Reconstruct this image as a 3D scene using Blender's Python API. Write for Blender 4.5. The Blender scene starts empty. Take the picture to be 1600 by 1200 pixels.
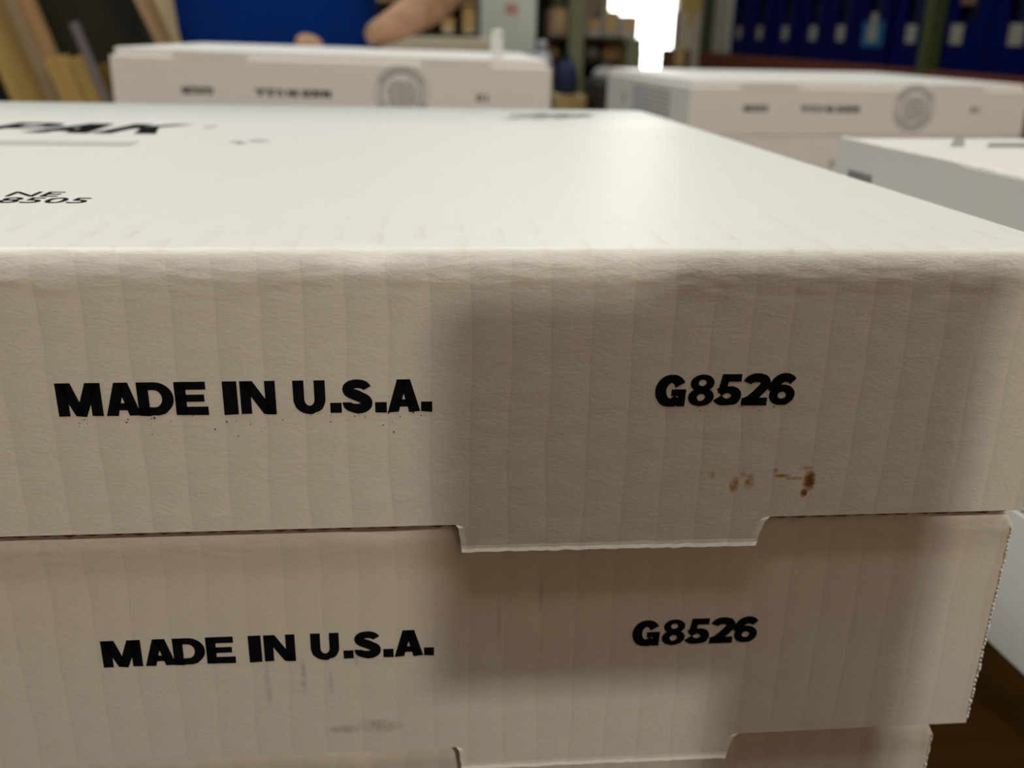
import bpy, bmesh, math, random
from mathutils import Vector, Matrix, noise

random.seed(7)
SC = bpy.context.scene
COL = SC.collection
Z0 = 1.06          # height of the nearest carton's top above the floor; z below is measured from that top


def V(x, y, z):
    return Vector((x, y, z + Z0))


# ------------------------------------------------------------------ camera, light, exposure
cam = bpy.data.cameras.new('camera')
cam.sensor_width = 36.0
cam.lens = 36.0 * 1468.77 / 1600.0
cam.clip_start = 0.01
cam.dof.use_dof = True
cam.dof.focus_distance = 0.285
cam.dof.aperture_fstop = 10.5
cam_ob = bpy.data.objects.new('camera', cam)
COL.objects.link(cam_ob)
PITCH, ROLL, YAW = 0.357991572, 0.0221226186, -0.0984994895
fwd = Vector((-math.sin(YAW) * math.cos(PITCH), math.cos(YAW) * math.cos(PITCH), -math.sin(PITCH)))
rgt = Vector((math.cos(YAW), math.sin(YAW), 0))
upv = rgt.cross(fwd)
R_ = rgt * math.cos(ROLL) + upv * math.sin(ROLL)
U_ = -rgt * math.sin(ROLL) + upv * math.cos(ROLL)
M = Matrix((R_, U_, -fwd)).transposed().to_4x4()
M.translation = V(0, -0.264623318, 0.058597592)
cam_ob.matrix_world = M
SC.camera = cam_ob

world = bpy.data.worlds.new('world')
SC.world = world
world.use_nodes = True
world.node_tree.nodes['Background'].inputs[0].default_value = (0.75, 0.8, 0.9, 1)
world.node_tree.nodes['Background'].inputs[1].default_value = 0.15

SC.view_settings.view_transform = 'Standard'
SC.view_settings.look = 'None'
SC.view_settings.gamma = 1.0
SC.view_settings.use_curve_mapping = False
SC.view_settings.exposure = 0.0

# ceiling lamps: (x, y, size along x, size along y, watts, colour)
COOL, WARM = (0.93, 1.0, 0.985), (1.0, 0.86, 0.70)
LAMPS = [(-0.2, -0.62, 1.2, 0.22, 14, WARM), (1.2, -3.4, 0.05, 0.05, 80, WARM), (-1.1, -0.12, 0.3, 0.4, 31, COOL), (1.9, -0.12, 0.3, 0.4, 21, COOL),  # last one here is a fill, added to brighten the far right stack
         (-1.4, 1.9, 0.3, 1.2, 30, COOL), (0.6, 3.6, 0.3, 1.2, 40, COOL), (3.2, -0.6, 0.3, 1.2, 16, WARM)]
LAMP_Z = 3.9
for i, (lx, ly, sx_, sy_, watts, lcol) in enumerate(LAMPS):
    ld = bpy.data.lights.new('ceiling_lamp', 'AREA')
    ld.shape = 'RECTANGLE'
    ld.size = sx_
    ld.size_y = sy_
    ld.energy = watts
    ld.color = lcol
    lo = bpy.data.objects.new('ceiling_lamp', ld)
    lo.location = (lx, ly, LAMP_Z - 0.012)
    COL.objects.link(lo)


# ------------------------------------------------------------------ materials
def new_mat(name):
    m = bpy.data.materials.new(name)
    m.use_nodes = True
    return m, m.node_tree, m.node_tree.nodes['Principled BSDF']


def simple(name, col, rough=0.6, noise_amt=0.12, scale=18.0, metallic=0.0, bump=0.0, spec=0.5):
    m, nt, b = new_mat(name)
    tc = nt.nodes.new('ShaderNodeTexCoord')
    n = nt.nodes.new('ShaderNodeTexNoise')
    n.inputs['Scale'].default_value = scale
    n.inputs['Detail'].default_value = 3
    nt.links.new(tc.outputs['Object'], n.inputs['Vector'])
    r = nt.nodes.new('ShaderNodeMix')
    r.data_type = 'RGBA'
    lo = [c * (1 - noise_amt) for c in col]
    hi = [min(1, c * (1 + noise_amt)) for c in col]
    r.inputs[6].default_value = (*lo, 1)
    r.inputs[7].default_value = (*hi, 1)
    nt.links.new(n.outputs['Fac'], r.inputs[0])
    nt.links.new(r.outputs[2], b.inputs['Base Color'])
    b.inputs['Roughness'].default_value = rough
    b.inputs['Metallic'].default_value = metallic
    b.inputs['Specular IOR Level'].default_value = spec
    if bump:
        bp = nt.nodes.new('ShaderNodeBump')
        bp.inputs['Strength'].default_value = bump
        bp.inputs['Distance'].default_value = 0.002
        nt.links.new(n.outputs['Fac'], bp.inputs['Height'])
        nt.links.new(bp.outputs['Normal'], b.inputs['Normal'])
    return m


def wood(name, col, dark, scale=6.0, axis='Z', rough=0.6, spec=0.4):
    m, nt, b = new_mat(name)
    tc = nt.nodes.new('ShaderNodeTexCoord')
    mp = nt.nodes.new('ShaderNodeMapping')
    s = {'X': (0.6, 9, 9), 'Y': (9, 0.6, 9), 'Z': (9, 9, 0.6)}[axis]
    mp.inputs['Scale'].default_value = s
    n = nt.nodes.new('ShaderNodeTexNoise')
    n.inputs['Scale'].default_value = scale
    n.inputs['Detail'].default_value = 4
    cr = nt.nodes.new('ShaderNodeValToRGB')
    cr.color_ramp.elements[0].position = 0.3
    cr.color_ramp.elements[0].color = (*dark, 1)
    cr.color_ramp.elements[1].position = 0.65
    cr.color_ramp.elements[1].color = (*col, 1)
    nt.links.new(tc.outputs['Object'], mp.inputs['Vector'])
    nt.links.new(mp.outputs['Vector'], n.inputs['Vector'])
    nt.links.new(n.outputs['Fac'], cr.inputs['Fac'])
    nt.links.new(cr.outputs['Color'], b.inputs['Base Color'])
    b.inputs['Roughness'].default_value = rough
    b.inputs['Specular IOR Level'].default_value = spec
    return m


def mth(nt, op, a, b=None, c=None, clamp=False):
    n = nt.nodes.new('ShaderNodeMath')
    n.operation = op
    n.use_clamp = clamp
    for i, v in enumerate((a, b, c)):
        if v is None:
            continue
        if isinstance(v, (int, float)):
            n.inputs[i].default_value = v
        else:
            nt.links.new(v, n.inputs[i])
    return n.outputs[0]


def paper(name, col, stains=(), smudges=(), pitch=0.0122, flute=1.0, rough=0.45, edge=None):
    """White kraft-lined corrugated board: flutes telegraph through the liner, fine paper grain.
    stains / smudges: (x, z, rx, rz, strength) ellipses in object space, broken up by noise."""
    m, nt, b = new_mat(name)
    L = nt.links
    tc = nt.nodes.new('ShaderNodeTexCoord')
    sep = nt.nodes.new('ShaderNodeSeparateXYZ')
    L.new(tc.outputs['Object'], sep.inputs[0])
    X, Y, Z = sep.outputs
    # wandering of the flute lines
    wn = nt.nodes.new('ShaderNodeTexNoise')
    wn.inputs['Scale'].default_value = 22
    wn.inputs['Detail'].default_value = 2
    L.new(tc.outputs['Object'], wn.inputs['Vector'])
    xj = mth(nt, 'ADD', X, mth(nt, 'MULTIPLY', mth(nt, 'SUBTRACT', wn.outputs['Fac'], 0.5), 0.0045))
    ph = mth(nt, 'FRACT', mth(nt, 'DIVIDE', mth(nt, 'ADD', xj, 10.0), pitch))
    # ramp up slowly, drop quickly: a washboard tooth
    up = mth(nt, 'DIVIDE', ph, 0.90)
    dn = mth(nt, 'DIVIDE', mth(nt, 'SUBTRACT', 1.0, ph), 0.10)
    crest_ = mth(nt, 'SMOOTH_MIN', up, dn, 0.2)
    tooth = crest_
    facing = mth(nt, 'ADD', 0.05, mth(nt, 'MULTIPLY', mth(nt, 'LESS_THAN', Y, 0.0022), 0.95))
    # each flute bulges a little between its glue lines
    pc = mth(nt, 'SUBTRACT', mth(nt, 'MULTIPLY', ph, 2.0), 1.0)
    bulge = mth(nt, 'SUBTRACT', 1.0, mth(nt, 'MULTIPLY', pc, pc))
    # paper grain, stretched along x a little
    mp = nt.nodes.new('ShaderNodeMapping')
    mp.inputs['Scale'].default_value = (0.55, 1.0, 1.0)
    L.new(tc.outputs['Object'], mp.inputs['Vector'])
    g1 = nt.nodes.new('ShaderNodeTexNoise')
    g1.inputs['Scale'].default_value = 900
    g1.inputs['Detail'].default_value = 3
    g1.inputs['Roughness'].default_value = 0.6
    L.new(mp.outputs[0], g1.inputs['Vector'])
    g2 = nt.nodes.new('ShaderNodeTexNoise')
    g2.inputs['Scale'].default_value = 120
    g2.inputs['Detail'].default_value = 4
    L.new(mp.outputs[0], g2.inputs['Vector'])
    h = mth(nt, 'ADD', mth(nt, 'MULTIPLY', mth(nt, 'MULTIPLY', bulge, facing), 0.00033 * flute),
            mth(nt, 'ADD', mth(nt, 'MULTIPLY', g1.outputs['Fac'], 0.00014), mth(nt, 'MULTIPLY', g2.outputs['Fac'], 0.00030)))
    if edge:
        # crushed, fibrous band along the rolled top edge
        mp2 = nt.nodes.new('ShaderNodeMapping')
        mp2.inputs['Scale'].default_value = (0.42, 1.0, 1.0)
        mp2.inputs['Rotation'].default_value = (0, 0.12, 0)
        L.new(tc.outputs['Object'], mp2.inputs['Vector'])
        g4 = nt.nodes.new('ShaderNodeTexNoise')
        g4.inputs['Scale'].default_value = 520
        g4.inputs['Detail'].default_value = 6
        g4.inputs['Roughness'].default_value = 0.68
        g4.inputs['Distortion'].default_value = 0.6
        L.new(mp2.outputs[0], g4.inputs['Vector'])
        bz = mth(nt, 'MULTIPLY', mth(nt, 'SUBTRACT', Z, edge - 0.0135), 1 / 0.008, clamp=True)
        by = mth(nt, 'SUBTRACT', 1.0, mth(nt, 'MULTIPLY', Y, 1 / 0.03), clamp=True)
        band = mth(nt, 'MULTIPLY', bz, mth(nt, 'MULTIPLY', by, by))
        h = mth(nt, 'ADD', h, mth(nt, 'MULTIPLY', mth(nt, 'MULTIPLY', g4.outputs['Fac'], band), 0.00040))
    bp = nt.nodes.new('ShaderNodeBump')
    bp.inputs['Strength'].default_value = 0.6
    bp.inputs['Distance'].default_value = 1.0
    L.new(h, bp.inputs['Height'])
    L.new(bp.outputs['Normal'], b.inputs['Normal'])
    # liner colour: slight mottling, side shading of the flutes painted in
    g3 = nt.nodes.new('ShaderNodeTexNoise')
    g3.inputs['Scale'].default_value = 45
    g3.inputs['Detail'].default_value = 5
    L.new(mp.outputs[0], g3.inputs['Vector'])
    k = mth(nt, 'ADD', mth(nt, 'MULTIPLY', mth(nt, 'SUBTRACT', g3.outputs['Fac'], 0.5), 0.14),
            mth(nt, 'MULTIPLY', mth(nt, 'MULTIPLY', mth(nt, 'SUBTRACT', tooth, 0.5), mth(nt, 'ADD', facing, 0.15)), 0.16 * flute))
    k = mth(nt, 'ADD', k, mth(nt, 'MULTIPLY', mth(nt, 'SUBTRACT', g1.outputs['Fac'], 0.5), 0.12))
    mul = nt.nodes.new('ShaderNodeMix')
    mul.data_type = 'RGBA'
    mul.inputs[6].default_value = (col[0] * .86, col[1] * .845, col[2] * .81, 1)
    mul.inputs[7].default_value = (min(1, col[0] * 1.06), min(1, col[1] * 1.06), min(1, col[2] * 1.07), 1)
    L.new(mth(nt, 'ADD', k, 0.62, clamp=True), mul.inputs[0])
    out = mul.outputs[2]
    if edge:
        # rubbed, yellowed flute crests on the lid close to its front edge
        sm_ = nt.nodes.new('ShaderNodeTexNoise')
        sm_.inputs['Scale'].default_value = 75
        sm_.inputs['Detail'].default_value = 4
        L.new(tc.outputs['Object'], sm_.inputs['Vector'])
        crest = mth(nt, 'POWER', crest_, 4.0)
        near = mth(nt, 'SUBTRACT', 1.0, mth(nt, 'MULTIPLY', Y, 1 / 0.075), clamp=True)
        top_ = mth(nt, 'GREATER_THAN', Z, edge - 0.003)
        k2 = mth(nt, 'MULTIPLY', mth(nt, 'SUBTRACT', sm_.outputs['Fac'], 0.42), 3.0, clamp=True)
        k2 = mth(nt, 'MULTIPLY', mth(nt, 'MULTIPLY', k2, crest), mth(nt, 'MULTIPLY', near, mth(nt, 'MULTIPLY', top_, 0.75)))
        my = nt.nodes.new('ShaderNodeMix')
        my.data_type = 'RGBA'
        L.new(k2, my.inputs[0])
        L.new(out, my.inputs[6])
        my.inputs[7].default_value = (0.62, 0.55, 0.40, 1)
        out = my.outputs[2]

    def blot(lst, colr, nscale, cut, gain, peak):
        nonlocal out
        if not lst:
            return
        bn = nt.nodes.new('ShaderNodeTexNoise')
        bn.inputs['Scale'].default_value = nscale
        bn.inputs['Detail'].default_value = 5
        bn.inputs['Roughness'].default_value = 0.65
        L.new(tc.outputs['Object'], bn.inputs['Vector'])
        front = mth(nt, 'LESS_THAN', Y, 0.002)
        tot = None
        for (sx, sz, rx, rz, st) in lst:
            dx = mth(nt, 'DIVIDE', mth(nt, 'SUBTRACT', X, sx), rx)
            dz = mth(nt, 'DIVIDE', mth(nt, 'SUBTRACT', Z, sz), rz)
            d = mth(nt, 'SUBTRACT', 1.0, mth(nt, 'ADD', mth(nt, 'MULTIPLY', dx, dx), mth(nt, 'MULTIPLY', dz, dz)), clamp=True)
            d = mth(nt, 'MULTIPLY', d, st)
            tot = d if tot is None else mth(nt, 'MAXIMUM', tot, d)
        msk = mth(nt, 'MULTIPLY', mth(nt, 'SUBTRACT', mth(nt, 'MULTIPLY', tot, mth(nt, 'ADD', mth(nt, 'MULTIPLY', bn.outputs['Fac'], 2.2), -0.35)), cut), gain, clamp=True)
        msk = mth(nt, 'MULTIPLY', msk, peak)
        msk = mth(nt, 'MULTIPLY', msk, front)
        mx = nt.nodes.new('ShaderNodeMix')
        mx.data_type = 'RGBA'
        L.new(msk, mx.inputs[0])
        L.new(out, mx.inputs[6])
        mx.inputs[7].default_value = (*colr, 1)
        out = mx.outputs[2]
    blot(smudges, (0.34, 0.32, 0.29), 260, 0.12, 1.6, 0.55)
    blot(stains, (0.40, 0.18, 0.014), 620, 0.18, 1.6, 0.9)
    blot([q for q in stains if q[4] > 1.1], (0.19, 0.050, 0.005), 420, 0.34, 1.6, 0.9)
    L.new(out, b.inputs['Base Color'])
    b.inputs['Roughness'].default_value = rough
    b.inputs['Specular IOR Level'].default_value = 0.5
    return m


PW = (0.80, 0.80, 0.775)
# object space of a carton: x from its middle, y from its front panel, z from its base
M_PAPER_TOP = paper('white_board_stained', PW,
                    stains=[(0.2038, 0.0157, .0011, .0020, .8), (0.2113, 0.0118, .0022, .0040, 1.0), (0.2163, 0.0130, .0022, .0036, 0.9), (0.2140, 0.0155, .002, .0028, .55),
                            (0.2270, 0.0148, .0040, .0010, 1.0), (0.2245, 0.0168, .0016, .0016, .7), (0.2310, 0.0138, .0040, .0009, .9),
                            (0.2362, 0.0128, .0028, .0050, 1.25), (0.2350, 0.0085, .0016, .0022, 1.2), (0.2345, 0.0175, .0035, .0018, .6)], edge=0.0885)
M_PAPER_LOW = paper('white_board_smudged', PW, edge=0.089, flute=0.65,
                    smudges=[(0.095, 0.011, .010, .004, .8), (0.083, 0.010, .008, .0025, .8), (0.058, 0.030, .0016, .012, .62), (0.070, 0.033, .0014, .010, .7), (0.079, 0.030, .0012, .007, .6),
                             (0.088, 0.040, .0012, .006, .55), (0.150, 0.062, .0012, .010, .6), (0.136, 0.052, .0012, .016, .5)])
M_PAPER = paper('white_board', PW)
M_PAPER_BRIGHTENED = paper('white_board_brightened', (0.89, 0.87, 0.84), flute=0.4)  # far and side cartons: missing lamplight made up by a brighter board colour
M_FIBRE = simple('torn_paper_fibre', (0.86, 0.84, 0.78), 0.9, 0.05, 900)
M_RAW = simple('raw_corrugated_edge', (0.20, 0.11, 0.045), 0.9, 0.4, 300)
M_INK = simple('black_ink', (0.004, 0.006, 0.008), 0.8, 0.08, 900, spec=0.06)
M_INK_GREY = simple('grey_ink', (0.34, 0.34, 0.34), 0.6, 0.2, 300)
M_INK_SEAL = simple('seal_ink', (0.22, 0.22, 0.225), 0.6, 0.2, 300)
M_INK_PALE = simple('pale_grey_ink', (0.52, 0.52, 0.50), 0.6, 0.1, 300)


# ------------------------------------------------------------------ mesh helpers
def link(name, me, mat=None, parent=None, smooth=False):
    o = bpy.data.objects.new(name, me)
    if mat and not me.materials:
        me.materials.append(mat)
    COL.objects.link(o)
    if parent:
        o.parent = parent
    if smooth:
        for p in me.polygons:
            p.use_smooth = True
    return o


def from_bm(name, bm, mat=None, parent=None, smooth=False):
    bmesh.ops.recalc_face_normals(bm, faces=bm.faces)
    me = bpy.data.meshes.new(name)
    bm.to_mesh(me)
    bm.free()
    return link(name, me, mat, parent, smooth)


def tag(o, label, cat, group=None, kind=None):
    o['label'] = label
    o['category'] = cat
    if group:
        o['group'] = group
    if kind:
        o['kind'] = kind
    return o


def thing(name, loc, label, cat, group=None, rot=(0, 0, 0)):
    o = bpy.data.objects.new(name, None)
    o.empty_display_size = 0.05
    COL.objects.link(o)
    o.location = loc
    o.rotation_euler = rot
    return tag(o, label, cat, group)


def box(bm, x0, x1, y0, y1, z0, z1, bev=0.0, mat4=None):
    vs = [bm.verts.new((x, y, z)) for x in (x0, x1) for y in (y0, y1) for z in (z0, z1)]
    fs = [bm.faces.new([vs[i] for i in q]) for q in ((0, 1, 3, 2), (4, 6, 7, 5), (0, 4, 5, 1), (2, 3, 7, 6), (0, 2, 6, 4), (1, 5, 7, 3))]
    if bev:
        es = list({e for f in fs for e in f.edges})
        r = bmesh.ops.bevel(bm, geom=es, offset=bev, segments=2, profile=0.6, affect='EDGES')
        vs = list({v for f in r['faces'] for v in f.verts} | {v for v in vs if v.is_valid})
    if mat4 is not None:
        for v in vs:
            v.co = mat4 @ v.co
    return vs


def boxes(name, lst, mat, parent=None, bev=0.0, smooth=False):
    bm = bmesh.new()
    for b in lst:
        box(bm, *b, bev=bev)
    return from_bm(name, bm, mat, parent, smooth)


def lathe(name, prof, mat, parent=None, n=24, loc=(0, 0, 0)):
    bm = bmesh.new()
    rings = []
    for (r, z) in prof:
        rings.append([bm.verts.new((loc[0] + r * math.cos(2 * math.pi * i / n), loc[1] + r * math.sin(2 * math.pi * i / n), loc[2] + z)) for i in range(n)])
    for a, b in zip(rings, rings[1:]):
        for i in range(n):
            bm.faces.new((a[i], a[(i + 1) % n], b[(i + 1) % n], b[i]))
    bm.faces.new(rings[0][::-1])
    bm.faces.new(rings[-1])
    return from_bm(name, bm, mat, parent, True)


# ------------------------------------------------------------------ heavy lettering, drawn as flat polygons (x right, y up, cap height 1)
def strip(polys, pts, th):
    """thick stroke along pts; th a number or a list of widths"""
    n = len(pts)
    if isinstance(th, (int, float)):
        th = [th] * n
    L, Rr = [], []
    for i, (x, y) in enumerate(pts):
        a = pts[max(0, i - 1)]
        b = pts[min(n - 1, i + 1)]
        dx, dy = b[0] - a[0], b[1] - a[1]
        d = math.hypot(dx, dy) or 1
        nx, ny = -dy / d, dx / d
        L.append((x + nx * th[i] / 2, y + ny * th[i] / 2))
        Rr.append((x - nx * th[i] / 2, y - ny * th[i] / 2))
    for i in range(n - 1):
        polys.append([L[i], L[i + 1], Rr[i + 1], Rr[i]])


def arc(cx, cy, rx, ry, a0, a1, n=14):
    return [(cx + rx * math.cos(math.radians(a0 + (a1 - a0) * i / n)), cy + ry * math.sin(math.radians(a0 + (a1 - a0) * i / n))) for i in range(n + 1)]


def ring(polys, o, i):
    for k in range(len(o) - 1):
        polys.append([o[k], o[k + 1], i[k + 1], i[k]])


def rect(x0, x1, y0, y1):
    return [(x0, y0), (x1, y0), (x1, y1), (x0, y1)]


def glyph(ch, w):
    P = []
    s, b = 0.35, 0.24
    if ch == 'M':
        P += [rect(0, s, 0, 1), rect(w - s, w, 0, 1), [(.04 * w, 1), (.34 * w, 1), (.62 * w, 0), (.38 * w, 0)], [(.66 * w, 1), (.96 * w, 1), (.62 * w, 0), (.38 * w, 0)]]
    elif ch == 'A':
        P += [[(0, 0), (.34 * w, 0), (.62 * w, 1), (.30 * w, 1)], [(.66 * w, 0), (w, 0), (.70 * w, 1), (.38 * w, 1)], rect(.26 * w, .74 * w, .17, .38)]
    elif ch == 'D':
        P += [rect(0, s, 0, 1)]
        o = [(0, 1)] + arc(.48 * w, .5, .52 * w, .5, 90, -90, 20) + [(0, 0)]
        i = [(0, 1 - b)] + arc(.46 * w, .5, .52 * w - .34, .5 - b, 90, -90, 20) + [(0, b)]
        ring(P, o, i)
    elif ch == 'E':
        P += [rect(0, s, 0, 1), rect(0, w * .96, 1 - b, 1), rect(0, w * .90, .39, .61), rect(0, w, 0, b)]
    elif ch == 'I':
        P += [rect(0, w, 0, 1)]
    elif ch == 'N':
        P += [rect(0, s * .95, 0, 1), rect(w - s * .95, w, 0, 1), [(0, 1), (.36 * w, 1), (w, 0), (.64 * w, 0)]]
    elif ch == 'U':
        o = [(0, 1), (0, .45)] + arc(.5 * w, .42, .5 * w, .44, 180, 360, 18) + [(w, .45), (w, 1)]
        i = [(s, 1), (s, .45)] + arc(.5 * w, .42, .5 * w - s, .20, 180, 360, 18) + [(w - s, .45), (w - s, 1)]
        ring(P, o, i)
    elif ch == '.':
        P += [rect(0, w, 0, .30)]
    elif ch == 'S':
        c = arc(.50 * w, .715, .33 * w, .165, 8, 90, 6) + arc(.50 * w, .715, .34 * w, .165, 90, 235, 10)[1:] + [(.50 * w, .51)]
        c += arc(.50 * w, .285, .34 * w, .165, 55, -90, 10) + arc(.50 * w, .285, .36 * w, .165, -90, -188, 7)[1:]
        t = [.27] * 7 + [.27 + .06 * k / 10 for k in range(10)] + [.34] + [.33 - .06 * k / 10 for k in range(11)] + [.27] * 7
        strip(P, c, t[:len(c)] + [.27] * max(0, len(c) - len(t)))
    elif ch == 'G':
        strip(P, arc(.50 * w, .5, .50 * w - .17, .375, 28, 320, 26), [.25 + .10 * abs(math.sin(math.radians(28 + 292 * k / 26 + 90))) for k in range(27)])
        P += [rect(.52 * w, .99 * w, .33, .54), rect(.74 * w, .99 * w, 0, .54), [(.74 * w, .0), (.99 * w, 0), (.80 * w, .3), (.6 * w, .2)]]
    elif ch == '8':
        o = arc(.5 * w, .725, .46 * w, .275, 0, 360, 26)
        i = arc(.5 * w, .735, .15 * w, .10, 0, 360, 26)
        ring(P, o, i)
        o = arc(.5 * w, .29, .50 * w, .29, 0, 360, 26)
        i = arc(.5 * w, .28, .16 * w, .105, 0, 360, 26)
        ring(P, o, i)
    elif ch == '5':
        P += [rect(.20 * w, .96 * w, .76, 1), [(.08 * w, .40), (.42 * w, .46), (.48 * w, .9), (.19 * w, 1)]]
        strip(P, arc(.46 * w, .315, .37 * w, .195, 150, -165, 22), [.20 + .12 * abs(math.cos(math.radians(150 - 315 * k / 22))) for k in range(23)])
    elif ch == '2':
        strip(P, arc(.50 * w, .695, .34 * w, .185, 172, -28, 16) + [(.55 * w, .36), (.22 * w, .12)], [.28] * 10 + [.31] * 7 + [.30, .26])
        P += [rect(.02 * w, .97 * w, 0, .24), [(.02 * w, .0), (.4 * w, 0), (.42 * w, .30), (.10 * w, .26)]]
    elif ch == '6':
        o = arc(.5 * w, .325, .5 * w, .325, 0, 360, 26)
        i = arc(.5 * w, .31, .16 * w, .11, 0, 360, 26)
        ring(P, o, i)
        strip(P, arc(.56 * w, .53, .40 * w, .345, 40, 190, 14), [.25 + .008 * k for k in range(15)])
    elif ch == '1':
        P += [rect(.30 * w, .72 * w, 0, 1), [(.0, .72), (.35 * w, .72), (.72 * w, 1), (.40 * w, 1)]]
    elif ch == '0':
        ring(P, arc(.5 * w, .5, .5 * w, .5, 0, 360, 26), arc(.5 * w, .5, .17 * w, .27, 0, 360, 26))
    elif ch == 'P':
        P += [rect(0, s, 0, 1)]
        ring(P, [(0, 1)] + arc(.5 * w, .69, .5 * w, .31, 90, -90, 16) + [(0, .38)], [(0, .80)] + arc(.5 * w, .69, .2 * w, .11, 90, -90, 16) + [(0, .58)])
    elif ch == 'K':
        P += [rect(0, s, 0, 1), [(s * .8, .40), (s * .8, .70), (.66 * w, 1), (w, 1)], [(.36 * w, .62), (.58 * w, .72), (w, 0), (.66 * w, 0)]]
    return P


TEXT_MADE = [('M', 98, 255), ('A', 265, 388), ('D', 380, 508), ('E', 512, 628), ('I', 683, 735), ('N', 745, 872), ('U', 935, 1052), ('.', 1068, 1110), ('S', 1114, 1224),
             ('.', 1233, 1276), ('A', 1279, 1400), ('.', 1403, 1445)]
TEXT_G = [('G', 107, 328), ('8', 345, 530), ('5', 540, 722), ('2', 728, 925), ('6', 928, 1115)]


def lettering_mesh(name, spec, width, cap, aspect, shear=0.0, plane='XZ', rough=0.0):
    """spec: glyphs with their extents; the whole line is made width wide and cap high."""
    x0, x1 = spec[0][1], spec[-1][2]
    k = width / (x1 - x0)
    bm = bmesh.new()
    rnd = random.Random(3)
    for ch, a, b in spec:
        w = (b - a) / aspect
        for poly in glyph(ch, w):
            vs = []
            for (x, y) in poly:
                X = (a - x0) * k + x * aspect * k + shear * y * cap
                Y = y * cap
                if rough and y < .2:
                    Y += rough * (noise.noise(Vector((X * 900, 7.3, 0))) - .5) * 1.2
                vs.append(bm.verts.new((X, 0, Y) if plane == 'XZ' else (X, Y, 0)))
            f = bm.faces.new(vs)
            f.normal_update()
            n = f.normal
            if (plane == 'XZ' and n.y > 0) or (plane == 'XY' and n.z < 0):
                f.normal_flip()
    me = bpy.data.meshes.new(name)
    bm.to_mesh(me)
    bm.free()
    me.materials.append(M_INK)
    return me


ME_MADE = lettering_mesh('lettering', TEXT_MADE, 0.1086, 0.0103, 115.0, rough=.0003)
ME_G = lettering_mesh('lettering', TEXT_G, 0.0445, 0.0104, 225.0, 0.03, rough=.0002)
ME_NUM = lettering_mesh('lettering', [('1', 0, 90), ('0', 110, 230)], 0.019, 0.0100, 130.0)


def font_mesh(body, height, offset=0.008, plane='XZ', mat=M_INK):
    c = bpy.data.curves.new('lettering', 'FONT')
    c.body = body
    c.size = 1.0
    c.offset = offset
    c.resolution_u = 4
    o = bpy.data.objects.new('lettering', c)
    COL.objects.link(o)
    bpy.context.view_layer.update()
    me = bpy.data.meshes.new_from_object(o.evaluated_get(bpy.context.evaluated_depsgraph_get()))
    bpy.data.objects.remove(o)
    xs = [v.co.x for v in me.vertices]
    ys = [v.co.y for v in me.vertices]
    k = height / (max(ys) - min(ys))
    x0, y0 = min(xs), min(ys)
    for v in me.vertices:
        x, y = (v.co.x - x0) * k, (v.co.y - y0) * k
        v.co = (x, 0, y) if plane == 'XZ' else (x, y, 0)
    me.materials.clear()
    me.materials.append(mat)
    return me


def seal_mesh(rad):
    """round certificate stamp: two rims, an arched band and short illegible lines"""
    bm = bmesh.new()

    def annulus(r0, r1, a0=0, a1=360, n=48):
        p, q = arc(0, 0, r1, r1, a0, a1, n), arc(0, 0, r0, r0, a0, a1, n)
        for k in range(n):
            bm.faces.new([bm.verts.new((x, 0, y)) for (x, y) in (p[k], q[k], q[k + 1], p[k + 1])])
    annulus(rad * .965, rad)
    annulus(rad * .72, rad * .80)
    rnd = random.Random(5)
    a = 20
    while a < 160:
        annulus(rad * .84, rad * .925, a, a + 5, 2)
        a += rnd.choice((7, 8, 10))
    a = 205
    while a < 335:
        annulus(rad * .84, rad * .925, a, a + 5, 2)
        a += rnd.choice((7, 8, 10))
    for k in range(8):
        z = rad * (.48 - .135 * k)
        hw = math.sqrt(max(0, (.60 * rad) ** 2 - z * z))
        x = -hw
        while x < hw - .1 * rad:
            w = rad * rnd.uniform(.08, .22)
            bm.faces.new([bm.verts.new(c) for c in ((x, 0, z), (x + w, 0, z), (x + w, 0, z + .085 * rad), (x, 0, z + .085 * rad))])
            x += w + rad * .05
    me = bpy.data.meshes.new('certificate_seal')
    bm.to_mesh(me)
    bm.free()
    me.materials.append(M_INK_SEAL)
    return me


ME_SEAL = seal_mesh(0.0395)


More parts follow.
